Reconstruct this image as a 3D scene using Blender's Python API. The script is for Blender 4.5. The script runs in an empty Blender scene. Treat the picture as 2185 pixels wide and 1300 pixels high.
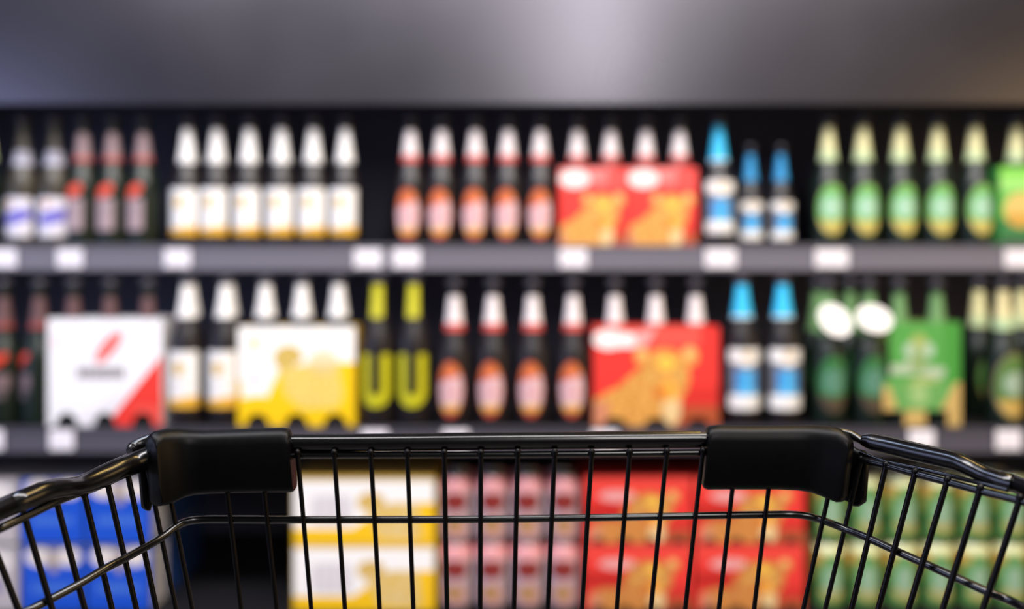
import bpy, math, random
from mathutils import Vector

random.seed(7)
S = bpy.context.scene
COL = S.collection

# ---------------------------------------------------------------- camera
F = 2000.0            # focal length in pixels of a 2185 px wide frame
CX, CY = 1092.5, 580  # vanishing point of the level view
H = 1.0               # camera height
cam = bpy.data.cameras.new('camera')
cam_ob = bpy.data.objects.new('camera', cam)
COL.objects.link(cam_ob)
cam.sensor_width = 36.0
cam.lens = 36.0 * F / 2185.0
cam.shift_y = -(650 - CY) / 2185.0
cam.clip_start = 0.02
cam_ob.location = (0, 0, H)
cam_ob.rotation_euler = (math.pi / 2, 0, 0)
cam.dof.use_dof = True
cam.dof.focus_distance = 0.525
cam.dof.aperture_fstop = 2.75
S.camera = cam_ob

# ---------------------------------------------------------------- world, exposure
W = bpy.data.worlds.new('world')
S.world = W
W.use_nodes = True
W.node_tree.nodes['Background'].inputs[0].default_value = (0.75, 0.78, 0.9, 1)
W.node_tree.nodes['Background'].inputs[1].default_value = 0.10
S.view_settings.view_transform = 'Standard'
S.view_settings.look = 'None'
S.view_settings.gamma = 1.0
S.view_settings.exposure = 0.0


def area(name, loc, target, sx, sy, watts, col):
    l = bpy.data.lights.new(name, 'AREA')
    l.shape = 'RECTANGLE'
    l.size, l.size_y = sx, sy
    l.energy = watts
    l.color = col
    o = bpy.data.objects.new(name, l)
    COL.objects.link(o)
    o.location = loc
    o.rotation_euler = (Vector(target) - Vector(loc)).to_track_quat('-Z', 'Y').to_euler()
    return o


area('aisle_lamp_main', (0.0, 0.35, 2.85), (0, 1.95, 0.9), 3.4, 0.5, 112, (1.0, 0.97, 0.98))
area('aisle_lamp_spot', (0.44, -1.3, 2.62), (0.4, 1.0, 1.2), 0.4, 1.6, 27, (1.0, 0.97, 0.94))
area('added_cool_side_light', (-2.5, 0.1, 1.2), (0, 0.5, 0.9), 2.0, 1.3, 24, (0.55, 0.62, 1.0))  # unseen light panel added for the blue sheen on the right cart tube
area('added_warm_side_light', (2.5, 0.1, 1.2), (0, 0.5, 0.9), 2.0, 1.3, 17, (1.0, 0.66, 0.26))  # amber panel added for the left tube's sheen, standing in for distant lit areas
area('warm_ceiling_lamp', (0.9, 1.0, 2.75), (0.4, 0.6, 0.9), 1.2, 0.3, 16, (1.0, 0.66, 0.2))

area('added_cool_top_light', (-1.3, 1.0, 2.8), (-0.3, 0.6, 0.9), 0.8, 0.4, 12, (0.55, 0.68, 1.0))  # added overhead light that gives the left cart tube its bluish upper highlight

# ---------------------------------------------------------------- helpers


def lin(h):
    h = h.lstrip('#')
    out = []
    for i in (0, 2, 4):
        c = int(h[i:i + 2], 16) / 255.0
        out.append(c / 12.92 if c <= 0.04045 else ((c + 0.055) / 1.055) ** 2.4)
    return (out[0], out[1], out[2], 1.0)


def X(px, Z):
    return (px - CX) / F * Z


def ZZ(py, Z):
    return H - (py - CY) / F * Z


def P(px, py, Z):
    return Vector((X(px, Z), Z, ZZ(py, Z)))


MATS = {}


def mat(name, col, rough=0.5, metal=0.0, coat=0.0, noise=0.0, spec=0.5, trans=0.0, scale=40):
    if name in MATS:
        return MATS[name]
    m = bpy.data.materials.new(name)
    m.use_nodes = True
    nt = m.node_tree
    b = nt.nodes['Principled BSDF']
    b.inputs['Base Color'].default_value = lin(col)
    b.inputs['Roughness'].default_value = rough
    b.inputs['Metallic'].default_value = metal
    b.inputs['Coat Weight'].default_value = coat
    b.inputs['Specular IOR Level'].default_value = spec
    b.inputs['Transmission Weight'].default_value = trans
    if noise:
        tc = nt.nodes.new('ShaderNodeTexCoord')
        n = nt.nodes.new('ShaderNodeTexNoise')
        n.inputs['Scale'].default_value = scale
        mr = nt.nodes.new('ShaderNodeMapRange')
        mr.inputs['To Min'].default_value = max(0.02, rough - noise)
        mr.inputs['To Max'].default_value = min(1, rough + noise)
        nt.links.new(tc.outputs['Object'], n.inputs['Vector'])
        nt.links.new(n.outputs['Fac'], mr.inputs['Value'])
        nt.links.new(mr.outputs['Result'], b.inputs['Roughness'])
    MATS[name] = m
    return m


def printed(name, rough, coat=0.0, metal=0.0):
    m = mat(name, '#ffffff', rough, metal, coat, noise=0.05)
    nt = m.node_tree
    a = nt.nodes.new('ShaderNodeAttribute')
    a.attribute_name = 'print_colour'
    nt.links.new(a.outputs['Color'], nt.nodes['Principled BSDF'].inputs['Base Color'])
    return m


M_CARD = printed('printed_card', 0.42, 0.15)
M_PAPER = printed('printed_paper', 0.45)
M_CAN = printed('printed_can', 0.35, 0.2)
M_FILM = printed('printed_film', 0.3, 0.3)
M_BROWN = mat('dark_brown_glass', '#1a1417', 0.36, coat=0.0, noise=0.03)
M_GREEN = mat('dark_green_glass', '#0e1c14', 0.36, coat=0.0, noise=0.03)
M_CLEAR = mat('olive_clear_glass', '#3a352b', 0.36, coat=0.0, noise=0.03)
M_CAPG = mat('grey_cap_metal', '#4a4750', 0.4, 0.6, noise=0.05)
M_ALU = mat('aluminium', '#b9b7b4', 0.3, 1.0, noise=0.08)
M_HEAD = mat('satin_grey_metal', '#625f67', 0.29, 0.95, noise=0.05, scale=3)
M_BLACK = mat('black_shelf_interior', '#4c4c60', 0.6, noise=0.05)
M_DECK = mat('dark_shelf_metal', '#1c1b20', 0.5, 0.2, noise=0.05)
M_RAIL = mat('grey_rail_plastic', '#6f6c77', 0.42, noise=0.05)
M_RAIL2 = mat('dark_grey_rail_plastic', '#4f4c57', 0.45, noise=0.05)
M_TAG = mat('white_tag_card', '#f4eff6', 0.5, noise=0.04)
M_PAINT = mat('gloss_black_paint', '#060506', 0.24, coat=0.25, noise=0.05, scale=90)
M_WIRE = mat('black_wire_coating', '#060405', 0.38, noise=0.05, scale=90, spec=0.2)
M_PLAST = mat('satin_black_plastic', '#040304', 0.42, noise=0.04, scale=200, spec=0.17)
M_FLOOR = mat('floor_tile', '#7d7a78', 0.35, noise=0.1, scale=4)
M_WALL = mat('wall_paint', '#55525a', 0.8, noise=0.05, scale=6)
M_CEIL = mat('ceiling_paint', '#2c2b30', 0.9, noise=0.05, scale=6)
M_RUB = mat('grey_rubber', '#2b2b2d', 0.7, noise=0.05)


class MB:
    def __init__(s):
        s.v, s.f, s.c = [], [], []

    def quad(s, a, b, c, d, col=None):
        n = len(s.v)
        s.v += [tuple(a), tuple(b), tuple(c), tuple(d)]
        s.f.append((n, n + 1, n + 2, n + 3))
        s.c.append(col)

    def box(s, lo, hi, col=None):
        x0, y0, z0 = lo
        x1, y1, z1 = hi
        n = len(s.v)
        s.v += [(x0, y0, z0), (x1, y0, z0), (x1, y1, z0), (x0, y1, z0),
                (x0, y0, z1), (x1, y0, z1), (x1, y1, z1), (x0, y1, z1)]
        for f in ((0, 3, 2, 1), (4, 5, 6, 7), (0, 1, 5, 4), (1, 2, 6, 5), (2, 3, 7, 6), (3, 0, 4, 7)):
            s.f.append(tuple(n + i for i in f))
            s.c.append(col)

    def lathe(s, prof, seg=32, col=None):
        n = len(s.v)
        for r, z in prof:
            for k in range(seg):
                a = 2 * math.pi * k / seg
                s.v.append((r * math.sin(a), -r * math.cos(a), z))
        for i in range(len(prof) - 1):
            cc = col[i] if isinstance(col, list) else col
            for k in range(seg):
                k2 = (k + 1) % seg
                s.f.append((n + i * seg + k, n + i * seg + k2, n + (i + 1) * seg + k2, n + (i + 1) * seg + k))
                s.c.append(cc)

    def ring_loft(s, rings, closed_caps=True):
        n = len(s.v)
        m = len(rings[0])
        for r in rings:
            s.v += [tuple(p) for p in r]
        for i in range(len(rings) - 1):
            for k in range(m):
                k2 = (k + 1) % m
                s.f.append((n + i * m + k, n + i * m + k2, n + (i + 1) * m + k2, n + (i + 1) * m + k))
                s.c.append(None)
        if closed_caps:
            s.f.append(tuple(n + k for k in range(m))[::-1])
            s.c.append(None)
            s.f.append(tuple(n + (len(rings) - 1) * m + k for k in range(m)))
            s.c.append(None)

    def tube(s, pts, r, seg=12, prof=None, squash=None):
        pts = [Vector(p) for p in pts]
        rs = r if isinstance(r, list) else [r] * len(pts)
        rings = []
        up = None
        for i, p in enumerate(pts):
            t = (pts[min(i + 1, len(pts) - 1)] - pts[max(i - 1, 0)]).normalized()
            if up is None:
                up = Vector((0, 0, 1)) if abs(t.z) < 0.9 else Vector((0, -1, 0))
            side = t.cross(up).normalized()
            up = side.cross(t).normalized()
            ring = []
            for k in range(seg):
                a = 2 * math.pi * k / seg
                q = rs[i] * (prof[k] if prof else 1.0)
                ring.append(p + side * math.cos(a) * q + up * math.sin(a) * q)
            rings.append(ring)
        s.ring_loft(rings)

    def build(s, name, m, parent=None, smooth=False, bevel=0):
        me = bpy.data.meshes.new(name)
        me.from_pydata(s.v, [], s.f)
        if any(c is not None for c in s.c):
            at = me.color_attributes.new('print_colour', 'FLOAT_COLOR', 'CORNER')
            buf = []
            for f, c in zip(s.f, s.c):
                c = c or (0.8, 0.8, 0.8, 1)
                for _ in f:
                    buf.extend(c)
            at.data.foreach_set('color', buf)
        me.materials.append(m)
        if smooth:
            for p in me.polygons:
                p.use_smooth = True
            if smooth != 'all':
                me.set_sharp_from_angle(angle=math.radians(50))
        me.update()
        o = bpy.data.objects.new(name, me)
        COL.objects.link(o)
        if parent is not None:
            o.parent = parent
        if bevel:
            b = o.modifiers.new('bevel', 'BEVEL')
            b.width = bevel
            b.segments = 3
            b.limit_method = 'ANGLE'
        return o


def crom(pts, n=6):
    pts = [Vector(p) for p in pts]
    out = []
    for i in range(len(pts) - 1):
        p0 = pts[max(i - 1, 0)]
        p1, p2 = pts[i], pts[i + 1]
        p3 = pts[min(i + 2, len(pts) - 1)]
        for k in range(n):
            t = k / n
            out.append(0.5 * ((2 * p1) + (p2 - p0) * t + (2 * p0 - 5 * p1 + 4 * p2 - p3) * t * t + (3 * p1 - p0 - 3 * p2 + p3) * t ** 3))
    out.append(pts[-1])
    return out


def tag(o, label, cat, group=None):
    o['label'] = label
    o['category'] = cat
    if group:
        o['group'] = group
    return o


def empty(name, loc=(0, 0, 0)):
    o = bpy.data.objects.new(name, None)
    o.empty_display_size = 0.03
    COL.objects.link(o)
    o.location = loc
    return o


def struct(o):
    o['kind'] = 'structure'
    return o


def copy_tree(o, parent=None):
    c = o.copy()
    COL.objects.link(c)
    if parent is not None:
        c.parent = parent
    for ch in list(o.children):
        copy_tree(ch, c)
    return c


# ---------------------------------------------------------------- room
b = MB(); b.box((-3.5, -4.0, -0.1), (3.5, 2.75, 0)); struct(b.build('floor', M_FLOOR))
b = MB(); b.box((-3.5, 2.6, 0), (3.5, 2.75, 3.0)); struct(b.build('wall_back', M_WALL))
b = MB(); b.box((-3.5, -4.0, 3.0), (3.5, 2.75, 3.1)); struct(b.build('ceiling', M_CEIL))

# ---------------------------------------------------------------- display shelving
ZH, ZR1, ZR2, ZB = 2.0, 2.0, 1.82, 1.80
BACK = 2.42
XL, XR = -1.62, 1.62
d1 = ZZ(523, ZR1) - 0.004      # upper shelf top
d2 = ZZ(912, ZR2) - 0.004      # lower shelf top
d3 = 0.328                     # base deck top
unit = empty('shelving_unit', (0, 2.1, 0))
tag(unit, 'dark grey drinks shelving unit with plain metal header panel above the bottles', 'shelving')


def part(name, lo, hi, m, parent=unit, bevel=0.001):
    bb = MB()
    off = Vector((0, 2.1, 0)) if parent == unit else Vector((0, 0, 0))
    bb.box(Vector(lo) - off, Vector(hi) - off)
    return bb.build(name, m, parent, bevel=bevel)


part('header_panel', (XL, ZH, ZZ(222, ZH)), (XR, ZH + 0.03, 1.98), M_HEAD)['label'] = 'satin grey metal header panel'
part('back_panel', (XL, BACK, 0), (XR, BACK + 0.02, 1.98), M_BLACK)
part('top_panel', (XL, ZH + 0.03, 1.955), (XR, BACK, 1.98), M_DECK)
part('side_panel', (XL - 0.03, ZB, 0), (XL, BACK + 0.02, 1.98), M_DECK)
part('side_panel', (XR, ZB, 0), (XR + 0.03, BACK + 0.02, 1.98), M_DECK)
part('base_plinth', (XL, ZB + 0.05, 0), (XR, BACK, 0.08), M_BLACK)
part('base_deck', (XL, ZB, 0.08), (XR, BACK, d3), M_DECK)
for (zr, dd, yb, m, nm) in ((ZR1, d1, 577, M_RAIL, 'upper'), (ZR2, d2, 965, M_RAIL2, 'lower')):
    sh = part('shelf_board', (XL, zr + 0.004, dd - 0.022), (XR, BACK, dd), M_DECK)
    zb = ZZ(yb, zr)
    bb = MB()
    # price rail: sloped channel with a lip at top and bottom
    y0 = zr - 2.1
    prof = [(y0 + 0.004, zb), (y0 - 0.004, zb), (y0 - 0.004, zb + 0.004), (y0, zb + 0.006), (y0, dd - 0.003), (y0 - 0.004, dd), (y0 - 0.004, dd + 0.004), (y0 + 0.004, dd + 0.004)]
    bb.ring_loft([[(XL + 0.002, a, c) for a, c in prof], [(XR - 0.002, a, c) for a, c in prof]])
    r = bb.build('price_rail', m, sh)
    r['label'] = 'lighter grey price rail' if nm == 'upper' else 'dark grey price rail'


def price_tag(x0, x1, y0, y1, zr, label, group):
    w = (x1 - x0) / F * zr
    h = (y1 - y0) / F * zr
    e = empty('price_tag', (X((x0 + x1) / 2, zr), zr - 0.0045, ZZ(y1, zr)))
    bb = MB(); bb.box((-w / 2, -0.0012, 0), (w / 2, 0.0, h))
    bb.build('card', M_TAG, e, bevel=0.0004)
    bb = MB()
    bb.box((-w * .38, -0.0016, h * .2), (-w * .05, -0.0012, h * .27))
    bb.box((w * .1, -0.0016, h * .2), (w * .38, -0.0012, h * .23))
    ln = bb.build('printed_line', mat('grey_ink', '#c3bcc8', 0.6), e)
    tag(e, label, 'price tag', group)


G1 = 'white price tags on the upper rail'
for x0, x1, t in ((-24, 38, 'cut off by the left picture edge'), (124, 178, 'under the red oval labelled bottles'),
                  (353, 408, 'under the first gold labelled bottle'), (757, 815, 'under the empty gap between bottle rows'),
                  (839, 897, 'under the first orange oval labelled bottle'), (1194, 1252, 'under the left red two-bottle carrier'),
                  (1504, 1569, 'under the tall light blue collared bottle'), (1738, 1808, 'under the first green oval labelled bottle'),
                  (2141, 2205, 'cut off by the right picture edge')):
    price_tag(x0, x1, 532, 571, ZR1, 'white price tag on the upper shelf rail ' + t, G1)
G2 = 'white price tags on the lower rail'
for x0, x1, t in ((-45, 10, 'cut off at the far left'), (108, 160, 'under the white carrier with the red triangle'),
                  (772, 828, 'under the yellow U labelled bottles'), (945, 1000, 'under the first orange oval labelled bottle'),
                  (1262, 1318, 'under the big red leopard carrier'), (1937, 1991, 'under the green carrier with tan sides'),
                  (2122, 2176, 'nearest the right picture edge')):
    price_tag(x0, x1, 917, 959, ZR2, 'white price tag on the lower shelf rail ' + t, G2)

# ---------------------------------------------------------------- bottles
PROF = [(0.0, 0.002), (0.028, 0.0), (0.0335, 0.003), (0.0345, 0.009), (0.0345, 0.132), (0.0335, 0.143), (0.030, 0.156),
        (0.0250, 0.169), (0.0212, 0.181), (0.0186, 0.196), (0.0156, 0.215), (0.0127, 0.237), (0.0108, 0.256),
        (0.0106, 0.272), (0.0118, 0.277), (0.0142, 0.279), (0.0142, 0.283)]


PROF_TALL = [(0.0, 0.002), (0.028, 0.0), (0.0335, 0.003), (0.0345, 0.009), (0.0345, 0.152), (0.0335, 0.166), (0.0305, 0.180),
             (0.0260, 0.194), (0.0218, 0.206), (0.0193, 0.220), (0.0163, 0.238), (0.0135, 0.256), (0.0113, 0.274),
             (0.0108, 0.284), (0.0128, 0.286), (0.0142, 0.287), (0.0142, 0.290)]


def R_at(z, prof=PROF):
    for (r0, z0), (r1, z1) in zip(prof[1:], prof[2:]):
        if z0 <= z <= z1 and z1 > z0:
            return r0 + (r1 - r0) * (z - z0) / (z1 - z0)
    return prof[-1][0]


def wrap(fn, z0, z1, name, parent, cell=0.0016, seg=112, extra=0.0004, prof=PROF, m=None, sc=1.0):
    """a thin label on the bottle; fn(u, z) gives the ink colour or None where there is no label"""
    bb = MB()
    nz = max(2, int(round((z1 - z0) / cell)))
    for i in range(nz):
        za = z0 + (z1 - z0) * i / nz
        zb = z0 + (z1 - z0) * (i + 1) / nz
        zm = (za + zb) / 2
        ra, rb, rm = R_at(za, prof) + extra, R_at(zb, prof) + extra, R_at(zm, prof)
        for k in range(seg):
            a0 = 2 * math.pi * k / seg - math.pi
            a1 = 2 * math.pi * (k + 1) / seg - math.pi
            am = (a0 + a1) / 2
            c = fn(am * rm, zm)
            if c is None:
                continue
            pts = [(math.sin(a) * r, -math.cos(a) * r, z) for a, r, z in ((a0, ra, za), (a1, ra, za), (a1, rb, zb), (a0, rb, zb))]
            bb.quad(*[tuple(sc * q for q in p) for p in pts], col=c)
    return bb.build(name, m or M_PAPER, parent)


def C(h):
    return lin(h)


WHITE, CREAM = C('#f6f3f0'), C('#e9e3c0')
GOLD, TAN = C('#e6a72a'), C('#cdae5e')


def ell(u, z, cu, cz, a, b_, rot=0):
    du, dz = u - cu, z - cz
    if rot:
        c_, s_ = math.cos(rot), math.sin(rot)
        du, dz = du * c_ + dz * s_, -du * s_ + dz * c_
    return (du / a) ** 2 + (dz / b_) ** 2 < 1


def rrect(u, z, cu, cz, a, b_, r=0.006):
    du, dz = abs(u - cu), abs(z - cz)
    if du > a or dz > b_:
        return False
    if du > a - r and dz > b_ - r:
        return (du - a + r) ** 2 + (dz - b_ + r) ** 2 < r * r
    return True


def lab_whitegold(u, z):
    if not rrect(u, z, 0, 0.078, 0.037, 0.0515, 0.004):
        return None
    if z < 0.044 + 0.003 * math.sin(u * 70):
        return C('#efb63a')
    if ell(u, z, -0.003, 0.098, 0.0115, 0.014):
        return C('#d3a63c') if math.sin(u * 900) * math.sin(z * 800) > -0.2 else C('#e6d090')
    if 0.066 < z < 0.070 and abs(u) < 0.016:
        return C('#d9d3cc')
    return WHITE


def lab_leopard(u, z):
    if not ell(u, z, 0, 0.073, 0.0265, 0.0555):
        return None
    if not ell(u, z, 0, 0.073, 0.0245, 0.0525):
        return C('#b8452c')
    if z > 0.098 + 0.35 * u:
        return C('#d86f3a') if z > 0.100 + 0.9 * u else C('#d68f4c')
    if z > 0.094 + 0.35 * u:
        return C('#d33b33')
    if z < 0.030:
        return C('#c9583f')
    if z < 0.044 - 6 * u * u:
        return C('#dfae52')
    if 0.062 < z < 0.070 and abs(u) < 0.016:
        return C('#d98d8c')
    return C('#e2babd')


def lab_blue(u, z):
    if not rrect(u, z, 0, 0.076, 0.038, 0.0525, 0.004):
        return None
    if z > 0.105:
        return C('#d2b48c') if ell(u, z, 0, 0.117, 0.010, 0.007) else WHITE
    if z > 0.099 - 0.0 and abs(u) < 0.016 - (0.105 - z):
        return WHITE
    if z < 0.048:
        return C('#dfdde2') if 0.030 < z < 0.034 and abs(u) < .02 else WHITE
    if abs(u) < 0.021 and z < 0.092:
        return C('#58b8ef') if abs(u) < 0.008 or z < 0.06 else C('#2a8fd8')
    return C('#73757f')


def lab_green(u, z):
    if not (ell(u, z, 0, 0.083, 0.0330, 0.056) and z > 0.028):
        return None
    if not ell(u, z, 0, 0.083, 0.031, 0.053):
        return C('#8f9a55')
    if z < 0.055 + 0.25 * abs(u):
        return C('#cdb964') if z > 0.032 else C('#bda552')
    if ell(u, z, 0, 0.088, 0.022, 0.026):
        return C('#9dcdae') if abs(z - 0.086) > 0.006 else C('#b5d6bd')
    return C('#6db45c')


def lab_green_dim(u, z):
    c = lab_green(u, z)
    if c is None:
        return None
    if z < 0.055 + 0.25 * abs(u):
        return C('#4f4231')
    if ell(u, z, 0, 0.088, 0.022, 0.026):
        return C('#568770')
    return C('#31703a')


def lab_big_green(u, z):
    if not ell(u, z, 0.004, 0.078, 0.042, 0.066):
        return None
    if not ell(u, z, 0.004, 0.078, 0.037, 0.060):
        return C('#7b7550')
    if z < 0.052:
        return C('#c9a556')
    if ell(u, z, 0.006, 0.084, 0.024, 0.024):
        return C('#9fb69f')
    return C('#557c3a')


def lab_feather(u, z):
    if ell(u, z, 0.001, 0.123, 0.022, 0.0125, 0.62):
        return C('#e0543c')
    if rrect(u, z, -0.002, 0.072, 0.024, 0.034, 0.004):
        if 0.080 < z < 0.088 and abs(u) < 0.018 and math.sin(u * 1500) > -0.3:
            return C('#8f7f84')
        return C('#aa9497')
    return None


def lab_feather_dim(u, z):
    if ell(u, z, 0.0, 0.130, 0.023, 0.010, 0.62):
        return C('#cc3a22')
    if rrect(u, z, 0, 0.088, 0.023, 0.016, 0.003):
        return C('#8a7276') if math.sin(u * 1300) > 0 else C('#55474b')
    if rrect(u, z, 0, 0.062, 0.015, 0.008, 0.003):
        return C('#5c5154')
    return None


def lab_U(u, z):
    inside = abs(u) < 0.031 and 0.062 < z < 0.137
    low = ell(u, z, 0, 0.066, 0.031, 0.033) and z <= 0.066
    if not (inside or low):
        return None
    if (abs(u) < 0.011 and z > 0.066) or ell(u, z, 0, 0.066, 0.011, 0.011):
        return None
    return C('#c9c40e')


def lab_purple(u, z):
    if not rrect(u, z, 0, 0.066, 0.036, 0.042, 0.004):
        return None
    if ell(u, z, 0.004, 0.066, 0.040, 0.015, 0.30):
        return C('#6f69c8') if z > 0.05 else C('#8d89d4')
    if ell(u, z, -0.012, 0.094, 0.008, 0.008):
        return C('#dba67a')
    return C('#e4e0ea')


def solid(c, z0=None, c2=None, z1=None, c3=None):
    def fn(u, z):
        if z1 is not None and z < z1:
            return c3
        if z0 is not None and z < z0:
            return c2
        return c
    return fn


KINDS = {}


def make_bottle(kind):
    spec = {
        # glass, collar fn, collar span, body fn, body span, scale
        'whitegold': (M_BROWN, solid(WHITE), (0.186, 0.262), lab_whitegold, (0.024, 0.132), 1),
        'whitegold_tall': (M_BROWN, solid(WHITE), (0.214, 0.280), lambda u, z: lab_whitegold(u, z * 0.93 - 0.008), (0.030, 0.150), 1, 1),
        'blue_tall': (M_BROWN, solid(C('#36c3f5'), 0.218, C('#d9ecf4')), (0.213, 0.281), lambda u, z: lab_blue(u, z * 0.87 - 0.005), (0.028, 0.153), 1, 1),
        'leopard': (M_BROWN, solid(C('#f0e6e6'), 0.204, C('#d6544c')), (0.188, 0.258), lab_leopard, (0.016, 0.130), 1),
        'blue': (M_BROWN, solid(C('#36c3f5'), 0.193, C('#d9ecf4')), (0.188, 0.268), lambda u, z: lab_blue(u, (z - 0.031) * 0.92 + 0.0235), (0.030, 0.145), 1),
        'green': (M_GREEN, solid(C('#e4dfa8'), 0.212, C('#c5d8a6')), (0.190, 0.266), lab_green, (0.026, 0.140), 1),
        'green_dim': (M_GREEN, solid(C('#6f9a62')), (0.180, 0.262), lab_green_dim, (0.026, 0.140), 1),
        'big_green': (M_GREEN, solid(C('#e4d8a2'), 0.212, C('#b5d0a0')), (0.190, 0.268), lab_big_green, (0.010, 0.146), 1),
        'feather': (M_GREEN, solid(C('#917a7d'), 0.200, C('#b0504a')), (0.188, 0.252), lab_feather, (0.034, 0.1415), 1),
        'feather_dim': (M_GREEN, solid(C('#66494a'), 0.205, C('#8f3a35')), (0.192, 0.256), lab_feather_dim, (0.050, 0.150), 1),
        'yellowU': (M_BROWN, lambda u, z: C('#c9c423') if abs(u) < 0.0125 else None, (0.214, 0.282), lambda u, z: lab_U(u, z - 0.005), (0.030, 0.144), 1, 1),
        'purple': (M_CLEAR, solid(C('#9c9aa8'), 0.192, C('#b9b8c9'), 0.180, None), (0.178, 0.212), lab_purple, (0.022, 0.110), 1),
        'blue_small': (M_BROWN, solid(C('#2b93cf')), (0.188, 0.262), lab_blue, (0.022, 0.130), 0.79),
    }[kind]
    glass, cfn, cs, bfn, bs, sc = spec[:6]
    prof = PROF_TALL if len(spec) > 6 else PROF
    dz = 0.0065 if len(spec) > 6 else 0.0
    e = empty('beer_bottle')
    bb = MB()
    bb.lathe([(r * sc, z * sc) for r, z in prof], 40)
    bb.build('glass_body', glass, e, smooth=True)
    bb = MB()
    bb.lathe([(r * sc, (z + dz) * sc) for r, z in ((0.0153, 0.2775), (0.0158, 0.279), (0.0150, 0.287), (0.0128, 0.2895), (0.0, 0.290))], 28)
    bb.build('cap', M_CAPG, e, smooth=True)
    wrap(cfn, cs[0], cs[1], 'neck_label', e, cell=0.0025, seg=64, sc=sc, prof=prof)
    wrap(bfn, bs[0], bs[1], 'body_label', e, sc=sc, prof=prof)
    return e


def add_bottle(kind, px, Zc, deck, label, group, turn=0.0, catname='bottle'):
    x = X(px, Zc)
    if kind not in KINDS:
        KINDS[kind] = make_bottle(kind)
        o = KINDS[kind]
    else:
        o = copy_tree(KINDS[kind])
    o.location = (x, Zc, deck)
    o.rotation_euler = (0, 0, math.radians(turn + random.uniform(-2, 2)))
    tag(o, label, catname, group)
    return o


ORD = ['first', 'second', 'third', 'fourth', 'fifth', 'sixth', 'seventh', 'eighth', 'ninth']
ZC1 = 2.07
ZC2 = 1.888

# upper shelf, left to right
add_bottle('green', -28, ZC1, d1, 'green bottle cut off by the left picture edge on the upper shelf', None)
for i, px in enumerate((50, 117)):
    add_bottle('purple', px, ZC1, d1, ['clear olive bottle with white and purple label, leftmost full bottle on the upper shelf',
               'clear olive bottle with white and purple label beside the dark green bottles'][i],
               'clear bottles with white and purple labels', turn=[-4, 14][i])
for i, px in enumerate((178, 241, 306)):
    add_bottle('feather', px, ZC1, d1, 'dark green bottle with red oval label, %s from left, upper shelf front row' % ORD[i],
               'dark green bottles with red oval labels, upper shelf', turn=[-12, -10, -16][i])
for i, px in enumerate((178, 243, 306)):
    add_bottle('feather', px, ZC1 + 0.085, d1, 'dark green bottle half hidden behind the %s red oval labelled bottle' % ORD[i],
               'dark green bottles in the second row, upper shelf')
for i, px in enumerate((400, 463, 532, 601, 669, 737)):
    add_bottle('whitegold', px, ZC1, d1, 'white-collared bottle with gold and white label, %s of six on upper shelf' % ORD[i],
               'gold and white labelled bottles, upper shelf', turn=-6)
for i, px in enumerate((400, 463, 532)):
    add_bottle('whitegold', px + (0, 2, 4)[i], ZC1 + 0.105, d1, 'white-collared bottle behind the %s of six gold and white labelled ones' % ORD[i],
               'gold and white labelled bottles in the second row, upper shelf')
for i, px in enumerate((876, 943, 1014, 1084, 1153)):
    add_bottle('leopard', px, ZC1, d1, 'brown bottle with orange oval label, %s of five left of the small carriers' % ORD[i],
               'orange oval labelled bottles, upper shelf', turn=-6)
for i, px in enumerate((1232, 1303, 1378, 1450)):
    add_bottle('leopard', px, ZC1 + 0.005, d1, 'red and white necked bottle, %s in the %s small red carrier' % (['left one', 'right one'][i % 2], ['left', 'right'][i // 2]),
               'bottles in the small red carriers')
add_bottle('blue', 1533, ZC1, d1, 'tall brown bottle with bright blue collar beside the right small red carrier', None, turn=-3)
for i, px in enumerate((1601, 1666)):
    add_bottle('blue_small', px, ZC1 + 0.02, d1, ['small blue-necked bottle beside the tall blue-collared bottle, upper shelf',
               'small blue-necked bottle beside the green bottles, upper shelf'][i], 'small blue necked bottles', turn=[-5, 3][i])
for i, px in enumerate((1767, 1841, 1921, 2000, 2080)):
    add_bottle('green', px, ZC1, d1, 'green bottle with cream collar and oval label, %s of five on upper shelf' % ORD[i],
               'green oval labelled bottles, upper shelf', turn=[-4, -3, -3, -3, 6][i])
for i, px in enumerate((1767, 1845, 1925, 2004, 2084)):
    add_bottle('green', px, ZC1 + 0.10, d1, 'green bottle standing behind the %s front green oval labelled bottle' % ORD[i],
               'green bottles in the second row, upper shelf')
for i, px in enumerate((2168, 2240)):
    add_bottle('green', px, ZC1 + 0.004, d1, ['cream-collared bottle rising out of the bright green carrier at the right picture edge',
               'cream-collared bottle in the right end of the bright green carrier'][i], None)

# lower shelf
for i, px in enumerate((8, 84)):
    add_bottle('feather_dim', px, ZC2, d2, ['dark green bottle with red feather label at the left picture edge, lower shelf',
               'dark green bottle with red feather label touching the white carrier, lower shelf'][i],
               'dark green bottles with red feather labels, lower shelf', turn=[8, -40][i])
for i, px in enumerate((157, 235, 315)):
    add_bottle('feather_dim', px, ZC2 + 0.008, d2, 'dim red-necked green bottle, %s from left in the white carrier' % ORD[i], 'bottles in the white carrier')
for i, px in enumerate((400, 482)):
    add_bottle('whitegold_tall', px, ZC2, d2, ['brown white-collared bottle beside the white carrier, lower shelf',
               'brown white-collared bottle beside the yellow and white carrier, lower shelf'][i],
               'gold and white labelled bottles, lower shelf', turn=-8)
for i, px in enumerate((400, 482)):
    add_bottle('whitegold_tall', px + 6, ZC2 + 0.11, d2, 'white-collared bottle behind the %s front bottle left of the yellow carrier' % ORD[i],
               'gold and white labelled bottles in the second row, lower shelf')
for i, px in enumerate((567, 645, 722)):
    add_bottle('whitegold_tall', px, ZC2 + 0.008, d2, 'white-necked bottle, %s from left in the yellow and white carrier' % ORD[i], 'bottles in the yellow and white carrier')
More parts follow.
